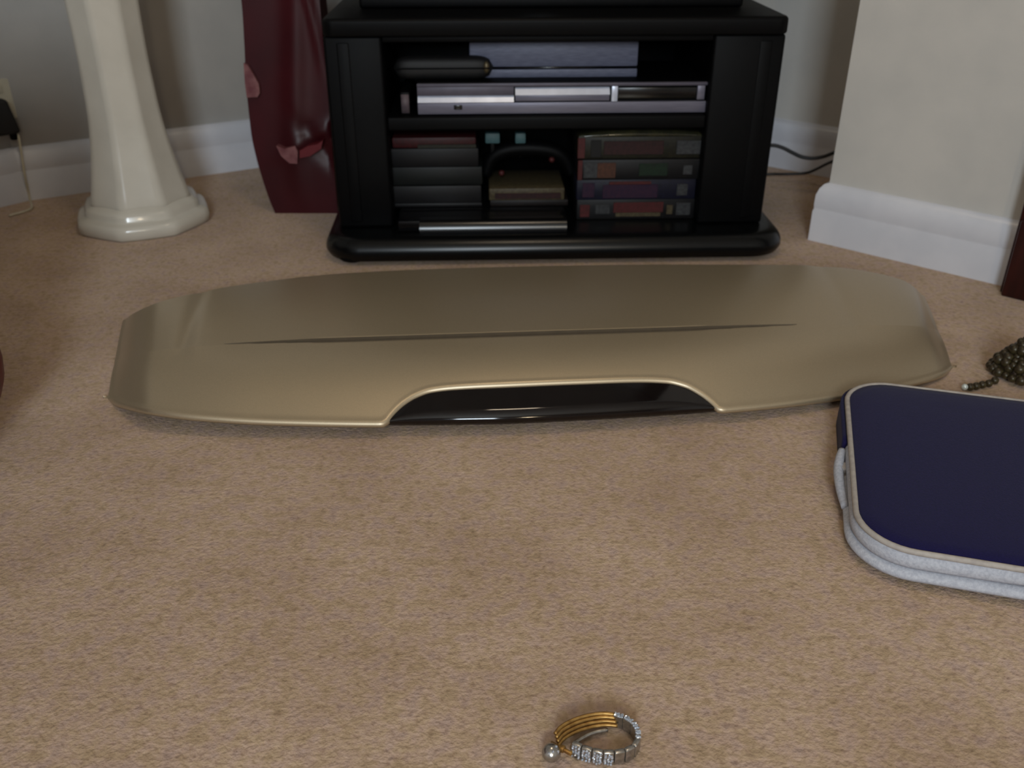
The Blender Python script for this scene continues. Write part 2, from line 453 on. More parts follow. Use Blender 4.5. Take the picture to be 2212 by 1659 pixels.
# television bottom above the stand
tv = sthing('television', 'black television standing on top of the black stand', 'television', (tl+tr)/2, BY+.2, ztop)
bxo('pedestal_foot', (-.36, .36, -.085, .14, 0, .022), M_black, tv, bev=.006, seg=3)
bxo('neck', (-.06, .06, -.02, .04, .018, .06), M_gloss, tv)
cab = bxo('cabinet', (-.42, .42, -.05, .07, .055, .55), M_black, tv, bev=.012, seg=3)
bxo('screen', (-.385, .385, -.053, -.048, .11, .52), M_gloss, cab, bev=.001)
# dvd player
oy = BY+.02
px0, zt = slp(900, 180, oy); px1 = slp(1528, 180, oy)[0]; zbt = slp(1200, 246, oy)[1]
cx = (px0+px1)/2; hw = (px1-px0)/2; hh = zt-zsh
dv = sthing('disc_player', 'slim silver disc player along the upper shelf with dark display window', 'disc player', cx, oy, zsh)
zf = max(.002, zbt-zsh)
bxo('case', (-hw, hw, .004, .22, zf, hh), M_black, dv, bev=.002)
for fx in (-hw+.04, hw-.04): bxo('foot', (fx-.012, fx+.012, .02, .05, 0, zf+.001), M_black, dv, bev=.001)
hz = lambda py: slp(1200, py, oy)[1]-zsh
hx = lambda px: slp(px, 210, oy)[0]-cx
def sloped(name, xa_, xb_, z0, z1, y0, y1, m):
    bm, V = grid([[Vector((xa_, y0, z0)), Vector((xa_, y1, z1)), Vector((xa_, .02, z1)), Vector((xa_, .02, z0))],
                  [Vector((xb_, y0, z0)), Vector((xb_, y1, z1)), Vector((xb_, .02, z1)), Vector((xb_, .02, z0))]], close_u=True)
    bm.faces.new(V[0]); bm.faces.new(V[1]); return obj(name, bm, m, dv)
lf = bxo('lower_fascia', (-hw, hw, -.004, .008, zf, hz(220)), M_silver, dv, bev=.0015)
sloped('left_ledge', hx(902), hx(1110), hz(219), hz(205), -.004, .004, M_silverlit)
sloped('disc_tray_ledge', hx(1113), hx(1316), hz(203), hz(189), -.009, .002, M_silverlit)
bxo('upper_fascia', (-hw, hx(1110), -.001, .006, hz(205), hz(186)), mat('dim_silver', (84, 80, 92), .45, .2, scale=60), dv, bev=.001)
bxo('top_edge', (-hw, hw, -.003, .006, hz(186), hz(179)), MATS['dim_silver'], dv, bev=.0008)
bxo('tray_front', (hx(1113), hx(1316), -.005, .006, hz(217), hz(203)), M_silver, dv, bev=.001)
bxo('display_window', (hx(1334), hx(1503), -.003, .006, hz(213), hz(190)), M_gloss, dv, bev=.001)
bxo('display_bezel', (hx(1320), hx(1333), -.006, .006, hz(219), hz(186)), M_silverlit, dv, bev=.001)
bxo('display_bezel', (hx(1504), hx(1520), -.006, .006, hz(216), hz(186)), M_silver, dv, bev=.001)
bxo('button', (hx(980), hx(998), -.006, -.001, hz(234), hz(224)), M_gloss, lf, bev=.001)
# pale set top box on the player
oy2 = oy+.046
sx0 = slp(1014, 130, oy2)[0]; sx1 = slp(1378, 130, oy2)[0]; zt2 = slp(1200, 90, oy2)[1]; zm = slp(1200, 147, oy2)[1]
zz = zsh+hh; c2 = (sx0+sx1)/2; h2 = (sx1-sx0)/2
sb = sthing('receiver_box', 'pale grey two-tier receiver box stacked on the disc player', 'receiver', c2, oy2, zz)
bxo('lower_case', (-h2, h2, 0, .14, 0, zm-zz-.002), M_set, sb, bev=.002)
bxo('upper_case', (-h2, h2, .0, .14, zm-zz+.002, zt2-zz), M_set, sb, bev=.003)
bxo('seam', (-h2+.002, h2-.002, .003, .137, zm-zz-.003, zm-zz+.003), M_gloss, sb, bev=0)
# rounded black case beside it
oy3 = oy+.02
kx0 = slp(848, 150, oy3)[0]; kx1 = slp(1066, 150, oy3)[0]; kt = slp(950, 124, oy3)[1]
kr = (kt-zz)/2; ck = (kx0+kx1)/2; hk = (kx1-kx0)/2
rr = sthing('camera_case', 'black rounded zip case lying on the left end of the disc player', 'case', ck, oy3, zz)
rows = []
for i in range(25):
    t = -1+2*i/24; s_ = (1-abs(t)**7)**.5 if abs(t) < 1 else 0; s_ = max(s_, .02)
    rows.append([Vector((t*hk, .021+.019*s_*math.copysign(abs(math.cos(a))**.7, math.cos(a)), kr+kr*s_*math.copysign(abs(math.sin(a))**.7, math.sin(a)))) for a in [2*math.pi*k/24 for k in range(24)]])
bm, V = grid(rows, close_u=True); bm.faces.new(V[0]); bm.faces.new(V[-1])
csh = obj('shell', bm, mat('black_nylon', (14, 13, 14), .6, scale=80), rr, smooth=True)
bm = tube([Vector((t*hk*.93, .021-.0195, kr*1.05)) for t in [-1+k/6 for k in range(13)]], .0015, 6); obj('zip', bm, M_black, csh)
bm = bmesh.new(); bmesh.ops.create_uvsphere(bm, u_segments=14, v_segments=8, radius=1)
for v in bm.verts: v.co = Vector((hk*.86+v.co.x*.006, .006+v.co.y*.005, kr*1.1+v.co.z*.011))
obj('end_spot', bm, mat('dull_tan', (92, 80, 58), .4, .5), rr, smooth=True)  # lighter tan spot near the right end of the case
# cassette standing on end at the left
vx0, vz1 = slp(864, 200, oy); vx1 = slp(884, 200, oy)[0]
ca = sthing('upright_cassette', 'grey-labelled cassette standing on edge left of the disc player', 'cassette', (vx0+vx1)/2, oy, zsh)
hwv = (vx1-vx0)/2
bxo('shell', (-hwv, hwv, .002, .17, 0, vz1-zsh), M_black, ca, bev=.002)
bxo('spine_label', (-hwv*.85, hwv*.85, 0, .003, .004, vz1-zsh-.004), mat('grey_label', (92, 80, 84), .6, col2=(76, 66, 72), scale=90), ca, bev=0)
# lower shelf -----------------------------------------------------------------
def tape(name, label, cat, x0p, x1p, y0p, y1p, o, zbase, spine, patches, dep=.12, group=None, bev=.003, dx=0):
    X0, Z1 = slp(x0p, y0p, o); X1 = slp(x1p, y0p, o)[0]
    c = (X0+X1)/2; h = (X1-X0)/2; ht = Z1-zbase
    t = sthing(name, label, cat, c, o, zbase, group)
    cs = bxo('case', (-h, h, .001, dep, 0, ht), spine, t, bev=bev)
    for (nm, a, b, lo, hi, m) in patches:
        bxo(nm, (-h+2*h*a, -h+2*h*b, -.0006, .003, ht*lo, ht*hi), m, cs, bev=.0004, seg=1)
    return t, Z1
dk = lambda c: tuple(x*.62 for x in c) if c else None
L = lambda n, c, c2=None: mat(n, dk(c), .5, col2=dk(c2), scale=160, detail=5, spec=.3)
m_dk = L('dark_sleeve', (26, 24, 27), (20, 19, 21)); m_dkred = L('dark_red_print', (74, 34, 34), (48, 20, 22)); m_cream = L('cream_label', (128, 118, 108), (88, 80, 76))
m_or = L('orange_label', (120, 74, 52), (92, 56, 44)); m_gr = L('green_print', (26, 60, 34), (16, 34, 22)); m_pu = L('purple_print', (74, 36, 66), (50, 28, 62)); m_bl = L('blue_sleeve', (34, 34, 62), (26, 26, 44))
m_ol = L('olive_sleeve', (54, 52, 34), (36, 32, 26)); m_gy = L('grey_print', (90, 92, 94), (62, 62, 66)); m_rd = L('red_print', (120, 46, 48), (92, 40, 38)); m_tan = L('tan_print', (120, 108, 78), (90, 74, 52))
ot = BY+.03; z = zbs
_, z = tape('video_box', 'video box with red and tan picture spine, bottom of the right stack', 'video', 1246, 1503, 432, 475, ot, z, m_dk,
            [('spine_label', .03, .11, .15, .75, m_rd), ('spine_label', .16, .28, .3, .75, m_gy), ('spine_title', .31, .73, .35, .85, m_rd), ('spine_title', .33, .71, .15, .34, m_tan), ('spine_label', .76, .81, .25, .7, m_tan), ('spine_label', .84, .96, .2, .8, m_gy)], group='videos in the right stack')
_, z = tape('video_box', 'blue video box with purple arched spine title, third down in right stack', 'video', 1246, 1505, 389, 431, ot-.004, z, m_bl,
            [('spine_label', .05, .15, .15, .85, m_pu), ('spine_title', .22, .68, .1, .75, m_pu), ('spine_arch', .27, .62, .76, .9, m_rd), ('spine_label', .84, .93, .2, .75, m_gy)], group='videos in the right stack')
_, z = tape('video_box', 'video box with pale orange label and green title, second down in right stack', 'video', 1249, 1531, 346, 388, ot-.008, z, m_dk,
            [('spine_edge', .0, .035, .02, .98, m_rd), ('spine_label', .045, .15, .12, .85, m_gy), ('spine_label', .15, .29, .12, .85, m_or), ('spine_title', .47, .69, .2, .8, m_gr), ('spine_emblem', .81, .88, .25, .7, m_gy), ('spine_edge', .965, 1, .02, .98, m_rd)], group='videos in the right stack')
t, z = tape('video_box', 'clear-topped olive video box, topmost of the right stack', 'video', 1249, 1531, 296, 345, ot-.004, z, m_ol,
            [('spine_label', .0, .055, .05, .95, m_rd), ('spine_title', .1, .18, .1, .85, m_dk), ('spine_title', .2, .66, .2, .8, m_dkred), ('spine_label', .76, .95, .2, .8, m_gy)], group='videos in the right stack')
# its bulging glossy wrap
X0 = slp(1252, 300, ot)[0]; X1 = slp(1528, 300, ot)[0]; h = (X1-X0)/2; zr = z-(t.location.z)
rows = []
for i in range(17):
    s_ = -1+2*i/16; hb = .013*(1-s_*s_)**.8+.0008
    rows.append([Vector((s_*h, .0+.11*k/6, zr-.0005+hb*math.sin(math.pi*(.18+.82*k/6))+.0)) for k in range(7)]+[Vector((s_*h, .11, zr-.0005)), Vector((s_*h, 0, zr-.0005))])
bm, V = grid(rows, close_u=True)
obj('glossy_wrap', bm, mat('glossy_wrap', (58, 56, 36), .12, .1, col2=(40, 40, 30), scale=30, spec=.9), t, smooth=True)
# left stack
zL = zbs
h5 = tape('set_top_box', 'flat black box with glossy bowed front on the stand base', 'receiver', 858, 1226, 478, 500, BY-.03, zbs, M_gloss, [], dep=.2, bev=.004)
t5, z5 = h5
X0 = slp(906, 480, BY-.03)[0]; X1 = slp(1224, 480, BY-.03)[0]; cc = (slp(858, 478, BY-.03)[0]+slp(1226, 478, BY-.03)[0])/2
hh5 = z5-zbs; rows = []
for xx in (X0-cc, X1-cc):
    rows.append([Vector((xx, -.012+.018*math.sin(a)**1, 0.001+hh5*(math.sin(a)))) if False else Vector((xx, .004-.016*math.cos(a), .001+hh5*math.sin(a))) for a in [math.pi/2*k/8 for k in range(9)]]+[Vector((xx, .02, .001+hh5)), Vector((xx, .02, .001))])
bm, V = grid(rows, close_u=True); bm.faces.new(V[0]); bm.faces.new(V[1])
obj('bowed_front', bm, M_gloss, t5, sharp=50)
zc = z5
zz_ = [(398, 'black disc case at the bottom of the left stack', m_dk, 842, 1040, 470, 'plain'), (366, 'black disc case with greenish sheen, second up in left stack', L('green_black_sleeve', (27, 32, 30), (20, 22, 22)), 842, 1042, 0, 'plain')]
om = BY+.05
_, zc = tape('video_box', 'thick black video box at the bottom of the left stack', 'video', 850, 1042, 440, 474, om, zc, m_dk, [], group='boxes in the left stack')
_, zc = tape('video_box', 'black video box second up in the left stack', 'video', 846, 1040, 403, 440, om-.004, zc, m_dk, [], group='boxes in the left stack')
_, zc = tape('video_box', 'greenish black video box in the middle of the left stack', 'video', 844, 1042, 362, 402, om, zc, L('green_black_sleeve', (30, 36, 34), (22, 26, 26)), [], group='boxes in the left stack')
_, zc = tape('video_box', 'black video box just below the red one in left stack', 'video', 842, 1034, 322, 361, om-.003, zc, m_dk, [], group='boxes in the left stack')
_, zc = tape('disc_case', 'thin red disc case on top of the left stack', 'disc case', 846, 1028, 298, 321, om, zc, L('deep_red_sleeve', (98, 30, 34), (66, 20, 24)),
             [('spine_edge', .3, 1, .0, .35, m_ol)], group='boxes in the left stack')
# middle: books and a games pad
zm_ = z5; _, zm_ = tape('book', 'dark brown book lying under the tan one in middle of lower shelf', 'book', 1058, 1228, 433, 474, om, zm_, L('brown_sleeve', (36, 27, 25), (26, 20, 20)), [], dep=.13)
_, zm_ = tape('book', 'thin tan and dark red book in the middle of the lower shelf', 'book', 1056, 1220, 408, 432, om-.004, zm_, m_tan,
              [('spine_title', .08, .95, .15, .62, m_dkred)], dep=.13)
gp = sthing('games_controller', 'black games controller with two teal ends upright in lower shelf', 'controller', slp(1145, 360, om)[0], om+.05, zm_)
gx0 = slp(1048, 340, om+.02)[0]-slp(1145, 360, om)[0]; gx1 = slp(1240, 340, om+.02)[0]-slp(1145, 360, om)[0]
bm = tube(catmull([(gx0, 0, .012), (gx0+.012, 0, .045), (gx0+.04, 0, .062), (0, 0, .066), (gx1-.04, 0, .060), (gx1-.014, 0, .042), (gx1, 0, .012)], 5), [.011+.006*math.sin(math.pi*k/30) for k in range(31)], 12)
obj('body', bm, M_black, gp, smooth=True)
for a, b in ((1048, 1080), (1113, 1136)):
    xx = (slp(a, 300, om+.03)[0]+slp(b, 300, om+.03)[0])/2-slp(1145, 360, om)[0]; ww = (slp(b, 300, om+.03)[0]-slp(a, 300, om+.03)[0])/2
    zt_ = slp(a, 289, om+.03)[1]-zm_; zb_ = slp(a, 312, om+.03)[1]-zm_
    bxo('teal_connector', (xx-ww, xx+ww, -.016, .008, zb_, zt_), M_teal, gp, bev=.003)
    bxo('cable_stub', (xx-.004, xx+.004, -.01, .004, .05, zb_+.002), M_black, gp, bev=.001)
for xx, zq in ((.045, .046), (-.055, .02)):
    bm = bmesh.new(); bmesh.ops.create_uvsphere(bm, u_segments=12, v_segments=8, radius=.006); bmesh.ops.translate(bm, verts=bm.verts, vec=(xx, -.014, zq)); obj('button', bm, m_rd, gp, smooth=True)
# ------------------------------------------------------------------ red bag
bg = thing('gift_bag', 'tall glossy dark red bag with pale prints standing left of the black stand', 'bag', g(650, 462)+Vector((.02, .05, 0)), 0)
bo = Vector(bg.location)
YB = 1.975
def edge(px, py): return vy(px, py, YB)
lt = [edge(*q) for q in ((595, 462), (585, 440), (567, 390), (552, 340), (541, 290), (530, 200), (524, 100), (516, 0))]
lt.append(lt[-1]+Vector((.0, 0, .05)))
rows = []
nz = 40
zs_ = [p.z for p in lt]; tabl = sorted([(p.z, p.x) for p in lt]); ztb = tabl[-1][0]
for i in range(nz+1):
    zq = ztb*i/nz; xl = spl(tabl, zq); xr = -.385+.0*zq
    dd = .055*(1-.35*zq/ztb); row = []
    for k in range(96):
        s_ = k/24
        if s_ < 1: p = Vector((xl+(xr-xl)*s_, -dd, 0))
        elif s_ < 2: p = Vector((xr, -dd+2*dd*(s_-1), 0))
        elif s_ < 3: p = Vector((xr+(xl-xr)*(s_-2), dd, 0))
        else: p = Vector((xl, dd-2*dd*(s_-3), 0))
        fx = (p.x-xl)/(xr-xl); zf_ = zq/ztb
        cr = 0
        if s_ < 1:
            cr = .007*math.exp(-((fx-.60-.25*(zf_-.55))/.13)**2)*min(1, zf_*3)      # long vertical ridge
            cr += .010*math.exp(-((zf_-.30-.16*(fx-.5))/.028)**2)*math.exp(-((fx-.75)/.35)**2)
            cr -= .010*math.exp(-((zf_-.42+.35*(fx-.5))/.05)**2)*math.exp(-((fx-.85)/.25)**2)
            cr += .008*math.exp(-((fx-.9+.45*(zf_-.8))/.06)**2)*max(0, zf_-.55)*2.5
        if 3 <= s_: cr = 0
        p.y -= cr
        row.append(Vector((p.x, YB+dd*0+.055+p.y, zq))-bo)
    rows.append(row)
bm, V = grid(rows, close_u=True); bm.faces.new(V[0])
body = obj('body', bm, M_bag, bg, sharp=60); body.data.polygons[0].use_smooth = False
def on_bag(px, py):
    p = vy(px, py, YB); return p
def decal(name, pts, m, dy=-.004, parent=bg):
    c = sum((on_bag(*q) for q in pts), Vector())/len(pts)
    bm = bmesh.new(); vv = []
    for q in pts:
        p = on_bag(*q); vv.append(bm.verts.new(p-bo+Vector((0, dy, 0))))
    f0 = bm.faces.new(vv); r = bmesh.ops.extrude_face_region(bm, geom=[f0])
    for v in r['geom']:
        if isinstance(v, bmesh.types.BMVert): v.co.y += abs(dy)*2
    return obj(name, bm, m, parent)
decal('pink_motif', [(527, 136), (536, 140), (548, 160), (560, 182), (562, 200), (557, 209), (534, 210), (530, 180)], M_bagprint)
decal('pale_motif', [(600, 312), (618, 318), (640, 312), (646, 325), (645, 350), (628, 349), (610, 333)], M_bagprint, dy=-.014)
decal('red_motif', [(650, 322), (668, 312), (688, 308), (700, 300), (696, 318), (672, 334), (650, 338)], mat('bright_red_print', (98, 16, 26), .5), dy=-.014)
for k in (.3, .7):
    zt_ = ztb; x_ = tabl[-1][1]
    pass
hb = [Vector((tabl[-1][1]+.04, YB+.02, ztb-.02)), Vector((tabl[-1][1]+.05, YB+.02, ztb+.07)), Vector((-.46, YB+.02, ztb+.11)), Vector((-.43, YB+.02, ztb+.07)), Vector((-.42, YB+.02, ztb-.02))]
obj('handle', tube([p-bo for p in catmull(hb, 6)], .003, 8), M_bag, bg, smooth=True)
# ------------------------------------------------------------------ ceramic pedestal
pc = Vector((-.793, 1.925, 0))
pd = thing('plant_pedestal', 'cream glazed octagonal pedestal with flared foot, standing left on carpet', 'pedestal', pc, math.radians(22.5+22))
def octa(r, z, n=6, flute=0.0):
    out = []
    for s_ in range(8):
        a0 = math.radians(45*s_); a1 = math.radians(45*(s_+1))
        p0 = Vector((math.cos(a0), math.sin(a0), 0)); p1 = Vector((math.cos(a1), math.sin(a1), 0))
        for k in range(n):
            t = k/n; q = p0.lerp(p1, t); q *= 1-flute*math.sin(math.pi*t)
            out.append(Vector((q.x*r, q.y*r, z)))
    return out
prof = [(.056, .104), (.075, .1000), (.103, .0935), (.14, .0860), (.18, .0790), (.225, .0735), (.273, .0705), (.36, .0680), (.445, .0690), (.52, .074), (.58, .084), (.62, .096)]
rows = [octa(spl(prof, z_)*1.03, z_, flute=.012) for z_ in [.05+(.62-.05)*k/44 for k in range(45)]]
bm, V = grid(rows, close_u=True); bm.faces.new(V[0]); bm.faces.new(V[-1])
obj('shaft', bm, M_cream, pd, smooth=True)
fo = [(.0, .134), (.004, .139), (.018, .141), (.026, .139), (.031, .133), (.033, .124), (.036, .121), (.044, .121), (.050, .117), (.054, .110), (.057, .104), (.060, .098)]
rows = [octa(r_, z_, flute=-.02) for z_, r_ in fo]
bm, V = grid(rows, close_u=True); bm.faces.new(V[0]); bm.faces.new(V[-1])
obj('foot', bm, M_cream, pd, sharp=50)
fo = [(.615, .095), (.625, .118), (.64, .124), (.655, .124), (.665, .135), (.70, .138), (.705, .132)]
bm, V = grid([octa(r_, z_, flute=-.02) for z_, r_ in fo], close_u=True); bm.faces.new(V[0]); bm.faces.new(V[-1])
obj('top_plate', bm, M_cream, pd, sharp=50)
# ------------------------------------------------------------------ socket, plug, cables
dl = (Lw-poly[1]).normalized(); nl = Vector((dl.y, -dl.x, 0)); wl = Lw-nl*T     # left corner wall
ang = math.atan2(dl.y, dl.x)
def on_left(px, py, o=0.0):
    d = dirv(px, py); q = wl+nl*o; t = (q-Vector((0, 0, H))).dot(nl)/d.dot(nl)
    return Vector((0, 0, H))+d*t
pp = on_left(30, 165); zt_ = pp.z; pb = on_left(30, 232)
so = thing('wall_socket', 'ivory double wall socket at the left edge above baseboard', 'socket', Vector((pp.x, pp.y, zt_-.086)), ang)
bxo('plate', (-.146, 0, -.009, 0, 0, .086), M_plate, so, bev=.003)
for xx in (-.05, -.11): bxo('switch', (xx, xx+.014, -.012, -.008, .058, .074), M_plate, so, bev=.001)
q0 = on_left(20, 250, .03)
pl = thing('plug', 'black plug in the wall socket at left edge', 'plug', on_left(36, 285, .009), ang)
bm = bmesh.new(); box(bm, -.052, 0, -.030, 0, .002, .078, bev=.008, seg=3)
for v in bm.verts: v.co.x -= (v.co.z)*.18
obj('body', bm, M_under, pl, sharp=40)
bxo('collar', (-.022, -.008, -.022, -.008, -.012, .004), M_black, pl, bev=.003)
ps = [on_left(37, 288, .024), on_left(41, 300, .03), on_left(47, 335, .03), on_left(54, 380, .032), g(59, 428, .004)+nl*.012, g(57, 447, .003)+nl*.02, g(20, 466, .003)]
cb = obj('lamp_cable', tube(catmull(ps, 6), .0028, 8), M_creamcord, None, smooth=True)
tag(cb, 'cream cable hanging from black plug down to carpet at left edge', 'cable')
def cable(label, pts, r):
    c = obj('cable', tube(catmull(pts, 8), r, 8), M_cord, None, smooth=True)
    return tag(c, label, 'cable')
def ydep(px, y0, y1): return y0+(y1-y0)*(px-1650)/160
cable('black cable sagging from stand to the wall, the upper of two', [vy(x, y, ydep(x, 2.10, 2.06)) for x, y in ((1640, 318), (1668, 314), (1690, 319), (1712, 330), (1732, 339), (1755, 342), (1780, 338), (1803, 329), (1830, 318))], .0042)
cable('thin black cable rising from carpet to the wall behind stand, the lower of two', [vy(x, y, Y) for x, y, Y in ((1640, 378, 2.22), (1668, 376, 2.215), (1700, 376, 2.20), (1740, 374, 2.19), (1762, 366, 2.16), (1782, 356, 2.12), (1803, 347, 2.08), (1830, 338, 2.06))], .0034)
# ------------------------------------------------------------------ mahogany fire surround (right edge)
fs = thing('fire_surround', 'dark mahogany fireplace surround leg at the right edge beside white baseboard', 'fireplace', C2+dc*.004, math.atan2(dc.y, dc.x))
bxo('leg', (0, .14, -.035, .016, 0, 1.02), M_wood, fs, bev=.004)
bxo('plinth', (.006, .146, -.05, -.03, 0, .14), M_wood, fs, bev=.004)
bxo('fillet', (.04, .11, -.043, -.034, .16, .98), M_wood, fs, bev=.004)
bxo('mantel', (-.02, .60, -.10, .016, 1.02, 1.06), M_wood, fs, bev=.008)
bxo('leg', (.42, .56, -.035, .016, 0, 1.02), M_wood, fs, bev=.004)
bxo('fascia', (.14, .42, -.025, .016, .78, 1.02), M_wood, fs, bev=.004)
# ------------------------------------------------------------------ dark red armchair off the left edge
pq = g(9, 796, .085)
ac = thing('armchair', 'dark red leather armchair, only its rounded lower corner entering the left edge', 'armchair', (pq.x-.440, pq.y-.36, 0))
def puff(name, x0, x1, y0, y1, z0, z1, rr=.06):
    bm = bmesh.new(); box(bm, x0, x1, y0, y1, z0, z1, bev=rr, seg=6)
    return obj(name, bm, M_redleather, ac, smooth=True)
puff('body', -.44, .46, -.40, .40, .012, .21, .095)
puff('seat_cushion', -.20, .42, -.27, .27, .215, .40, .05)
for a in (-.40, .275): puff('armrest', -.44, .40, a, a+.125, .20, .56, .055)
puff('backrest', -.46, -.24, -.38, .38, .20, .74, .09)
for a in (-.34, .30):
    for b in (-.38, .32): bxo('foot', (b, b+.05, a, a+.05, 0, .04), M_black, ac, bev=.004)
# ------------------------------------------------------------------ laptop sleeve
SA_ = math.radians(-15.5); sx = Vector((math.cos(SA_), math.sin(SA_), 0)); sy = Vector((-sx.y, sx.x, 0))
SL0 = Vector((.362, .770, 0)); SW, SD = .30, .375
slv = thing('laptop_sleeve', 'navy blue padded laptop sleeve with grey piping and open pale zip, lying on carpet', 'sleeve', SL0, SA_)
def ring(ins, z, r=.055, n=10, bow=0.0, dz=None):
    pts = []
    for p in rrect(ins, SW-ins, ins, SD-ins, max(r-ins, .004), n):
        pts.append(p)
    # subdivide straight runs
    out = []
    base = rrect(0, SW, 0, SD, RS, n)
    for i, a in enumerate(pts):
        b = pts[(i+1) % len(pts)]; m = max(1, int((base[(i+1) % len(pts)]-base[i]).length/.02))
        for k in range(m):
            q = a.lerp(b, k/m); out.append(Vector((q.x, q.y, z+(dz(q) if dz else 0))))
    return out
RS = .062
def lift(q): return 0
# bottom shell
rows = [ring(.012, .001, RS), ring(.003, .005, RS), ring(.001, .011, RS), ring(.001, .014, RS)]
bm, V = grid(rows, close_u=True); bm.faces.new(V[0]); bm.faces.new(V[-1])
obj('bottom_panel', bm, M_navy, slv, smooth=False, sharp=60)
# lower and upper zip tapes: the zip is open along the front edge
def gap(q):  # opening height along the front
    t = max(0, min(1, (q.x-.10)/.2)); return .007*t*t*(3-2*t)*max(0, min(1, (.08-q.y)/.05))
def band(name, z0, z1, ins0, ins1, m, dz0=None, dz1=None, bul=.003):
    rows = []
    A = ring(ins0, z0, RS, dz=dz0); B = ring(ins1, z1, RS, dz=dz1)
    for k in range(7):
        t = k/6; rows.append([a.lerp(b, t)+(a-Vector((SW/2, SD/2, 0))).normalized()*0 for a, b in zip(A, B)])
    for k, r_ in enumerate(rows):
        e = bul*math.sin(math.pi*k/6)
        for j, p in enumerate(r_):
            c = Vector((min(max(p.x, RS), SW-RS), min(max(p.y, RS), SD-RS), 0)); d = Vector((p.x-c.x, p.y-c.y, 0))
            if d.length > 1e-6: r_[j] = p+d.normalized()*e
    inner = [[Vector((q.x+(SW/2-q.x)*.06, q.y+(SD/2-q.y)*.06, q.z)) for q in rows[0]], [Vector((q.x+(SW/2-q.x)*.06, q.y+(SD/2-q.y)*.06, q.z)) for q in rows[-1]]]
    bm, V = grid([inner[0]]+rows+[inner[1]], close_u=True, close_v=True)
    return obj(name, bm, m, slv, smooth=True)
# zipped part only covers front, left front corner and right: build bands, then navy gusset at the back left
band('lower_zip_tape', .006, .021, 0, 0, M_zip, bul=.006)
band('upper_zip_tape', .0225, .041, 0, .003, M_zip, dz0=gap, bul=.004)
# top panel
rows = [ring(.004, .039, RS), ring(.004, .043, RS), ring(.007, .0455, RS), ring(.02, .0475, RS), ring(.05, .0488, RS+.02), ring(.10, .0495, RS+.05)]
bm, V = grid(rows, close_u=True); bm.faces.new(V[0]); bm.faces.new(V[-1])
obj('top_panel', bm, M_navy, slv, smooth=True)
obj('piping', tube(ring(.002, .0425, RS), .0034, 8, closed=True), M_pipe, slv, smooth=True)
# navy gusset wrapping the back left
G = [p for p in ring(-.0035, 0, RS)]
seg_ = [p for p in G if (p.x < .03 and p.y > .20) or (p.y > SD-.03)]
seg_.sort(key=lambda p: (p.y if p.x < .05 and p.y < SD-.02 else SD+p.x))
bm, V = grid([[Vector((p.x, p.y, z_)) for p in seg_] for z_ in (.003, .012, .022, .032, .0395)])
gs = obj('gusset', bm, M_navy, slv, smooth=True); md = gs.modifiers.new('t', 'SOLIDIFY'); md.thickness = .005; md.offset = 0
# zip slider and pull, folded tape end
bxo('zip_slider', (-.010, .002, .165, .182, .016, .029), M_pipe, slv, bev=.003, seg=3)
bm = tube(catmull([(-.006, .205, .030), (-.0085, .19, .028), (-.0105, .165, .024), (-.0085, .13, .021), (-.004, .10, .018)], 5), [.0045+.0015*math.sin(math.pi*k/20) for k in range(21)], 10)
obj('zip_pull', bm, M_zip, slv, smooth=True)
# ------------------------------------------------------------------ bracelet
br_ = thing('bracelet', 'silver and gold crystal bracelet lying on the carpet at the bottom', 'bracelet', (.075, .545, 0))
b0 = Vector((.075, .545, 0))
HB = .0155
path = [g(1235, 1628), g(1262, 1640), g(1292, 1648), g(1322, 1650), g(1352, 1645), g(1371, 1633), g(1377, 1616), g(1374, 1598), g(1362, 1583), g(1345, 1573), g(1325, 1568), g(1302, 1567)]
cp = catmull(path, 6)
# even spacing
def resample(pts, step):
    out = [pts[0].copy()]; acc = 0
    for a, b in zip(pts, pts[1:]):
        l = (b-a).length; 
        while acc+l >= step:
            a = a.lerp(b, (step-acc)/l); l = (b-a).length; out.append(a.copy()); acc = 0
        acc += l
    return out
rs = resample(cp, .0092)
lk = None
for i in range(len(rs)-1):
    a, b = rs[i], rs[i+1]; m_ = (a+b)/2; th = math.atan2((b-a).y, (b-a).x)
    tilt = math.radians(8)
    if lk is None:
        bm = bmesh.new(); box(bm, -.0044, .0044, -.0024, .0024, 0.0006, HB, bev=.0011, seg=3); lk = obj('link', bm, M_steel, br_, sharp=50); o = lk
    else:
        o = lk.copy(); COL.objects.link(o); o.parent = br_
    o.location = m_-b0; o.rotation_euler = (0, 0, th)
# crystals on the front left links, the back right crest
bm = bmesh.new(); bmesh.ops.create_icosphere(bm, subdivisions=1, radius=.00125)
cr0 = obj('crystal', bm, M_cryst, br_); first = True
def crystal(p):
    global first
    if first: o = cr0; first = False
    else: o = cr0.copy(); COL.objects.link(o); o.parent = br_
    o.location = p; o.rotation_euler = (random.random()*3, random.random()*3, random.random()*3)
for i in list(range(0, 4))+list(range(len(rs)-5, len(rs)-1)):
    a, b = rs[i], rs[i+1]; t = (b-a).normalized(); n = Vector((t.y, -t.x, 0))
    for k in range(5):
        for j in (-1.2+random.uniform(-.2, .2), .1+random.uniform(-.3, .3), 1.2+random.uniform(-.3, .2)):
            back = i > 5
            p = a.lerp(b, .5+.26*j)-b0
            if back: crystal(p+n*(-.0006+.0008*k-.001)+Vector((0, 0, HB+.0002-.0002*k)))
            else: crystal(p+n*.0027+Vector((0, 0, .0025+.0026*k+random.uniform(-.001, .001))))
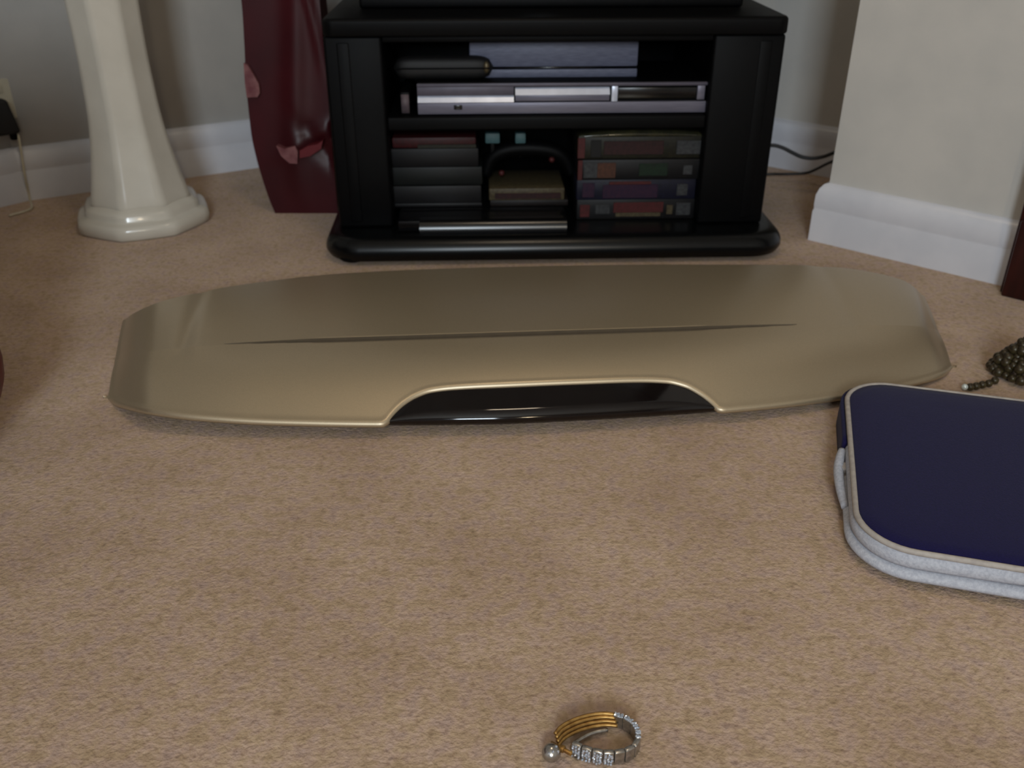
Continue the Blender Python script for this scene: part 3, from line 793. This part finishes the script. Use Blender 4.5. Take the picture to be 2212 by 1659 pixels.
# gold strands sweeping over to the left
for k, (zo, sh) in enumerate(((.0145, 0), (.0125, .0022), (.0098, .0042), (.0070, .006))):
    gp_ = [g(1325, 1568), g(1300, 1566), g(1270, 1570), g(1240, 1579), g(1212, 1594), g(1198, 1610)]
    pts = [p+Vector((sh*.45, -sh, 0))+Vector((0, 0, zo)) for p in gp_]
    obj('gold_strand', tube([p-b0 for p in catmull(pts, 6)], .0017, 8), M_gold, br_, smooth=True)
# inner silver strip, clasp and ball
pts = [p+Vector((.004, -.009, .004)) for p in [g(1300, 1566), g(1270, 1572), g(1245, 1584), g(1225, 1600), g(1232, 1622)]]
obj('inner_band', tube([p-b0 for p in catmull(pts, 5)], .0022, 8), M_steel, br_, smooth=True)
a, b = g(1189, 1605, .0095), g(1236, 1629, .0095); th = math.atan2((b-a).y, (b-a).x)
bm = bmesh.new(); box(bm, -.0105, .0105, -.0016, .0016, -.0016, .0016, bev=.0006, M=Matrix.Translation((a+b)/2-b0) @ Matrix.Rotation(th, 4, 'Z'))
obj('gold_clasp', bm, M_gold, br_, sharp=40)
a2 = a.lerp(b, .55)-b0
bm = bmesh.new(); box(bm, -.0022, .0022, -.0026, .0026, -.002, .0026, bev=.0008, M=Matrix.Translation(a2) @ Matrix.Rotation(th, 4, 'Z')); obj('clasp_tongue', bm, M_gold, br_, sharp=40)
bc = g(1191, 1648)-b0
bm = bmesh.new(); bmesh.ops.create_uvsphere(bm, u_segments=20, v_segments=14, radius=.0082)
for v in bm.verts: v.co = Vector((v.co.x+bc.x, v.co.y*1.0+bc.y+.004, v.co.z*.95+.0078))
obj('round_end', bm, M_steel, br_, smooth=True)
for dx, dy, dz in ((-.0025, -.0055, .0135), (.001, -.0045, .0145), (.0055, -.003, .013), (.004, .000, .0155)):
    crystal(Vector((bc.x+dx, bc.y+.004+dy, dz)))
# ------------------------------------------------------------------ bead necklace heap
nk = thing('necklace', 'heap of dark olive and bronze beads behind the navy sleeve at right edge', 'necklace', (.775, 1.22, 0))
n0 = Vector((.775, 1.22, 0))
bm = bmesh.new(); bmesh.ops.create_uvsphere(bm, u_segments=10, v_segments=7, radius=.0068); bd = obj('bead', bm, M_bead, nk, smooth=True)
bd2 = None; pts = []
for k in range(92):
    t = k/91; a = 2*math.pi*4.6*t; R_ = .058*(1-.62*t)+.004*math.sin(5*a)
    pts.append(Vector((R_*math.cos(a), R_*math.sin(a)*.85, .007+.046*t+.003*math.sin(7*t*6))))
tail = [Vector(q)-n0 for q in (g(2084, 836, .006), g(2096, 836, .006), g(2109, 834, .006), g(2122, 831, .006), g(2136, 828, .006), g(2149, 822, .006))]
heap = []
for k in range(80):
    a = random.uniform(0, 6.283); q = random.random()**.6; heap.append(Vector((.052*q*math.cos(a), .046*q*math.sin(a), .008+.044*(1-q*q)*random.uniform(.75, 1.05))))
allp = resample(pts, .0125)+heap+tail
obj('string', tube(catmull([p for p in resample(pts, .0125)], 2), .0014, 5), M_cord, nk, smooth=True)
for i, p in enumerate(allp):
    if i == 0: o = bd
    elif i == len(allp)-6:
        bm = bmesh.new(); bmesh.ops.create_uvsphere(bm, u_segments=12, v_segments=8, radius=.0055); o = obj('glass_bead', bm, M_glass, nk, smooth=True); o['label'] = 'clear glass end bead'
    else: o = bd.copy(); COL.objects.link(o); o.parent = nk
    o.location = p; s_ = random.uniform(.8, 1.25) if i < len(allp)-6 else .85; o.scale = (s_, s_, s_)
# ------------------------------------------------------------------ ceiling lamp the warm light comes from
cl = thing('ceiling_lamp', 'hanging opal glass ceiling lamp above the carpet', 'lamp', (.10, 1.0, CE))
obj('cord', tube([(0, 0, 0), (0, 0, -.2), (0, 0, -.40)], .004, 8), M_cord, cl, smooth=True)
rows = [[Vector((r_*math.cos(b), r_*math.sin(b), z_)) for b in [2*math.pi*k/32 for k in range(32)]] for r_, z_ in ((.02, -.39), (.05, -.40), (.10, -.43), (.14, -.48), (.138, -.482), (.098, -.434), (.05, -.405), (.02, -.395))]
bm, V = grid(rows, close_u=True)
obj('shade', bm, mat('opal_glass', (240, 225, 195), .3, scale=20), cl, smooth=True)
rows = [[Vector((.03*math.cos(a)*math.cos(b), .03*math.cos(a)*math.sin(b), -.43+.035*math.sin(a))) for b in [2*math.pi*k/16 for k in range(16)]] for a in [-1.5+3.0*k/10 for k in range(11)]]
bm, V = grid(rows, close_u=True); bm.faces.new(V[0]); bm.faces.new(V[-1])
obj('bulb', bm, mat('lit_bulb', (255, 240, 210), .3, emit=((255, 214, 160), 6.0)), cl, smooth=True)
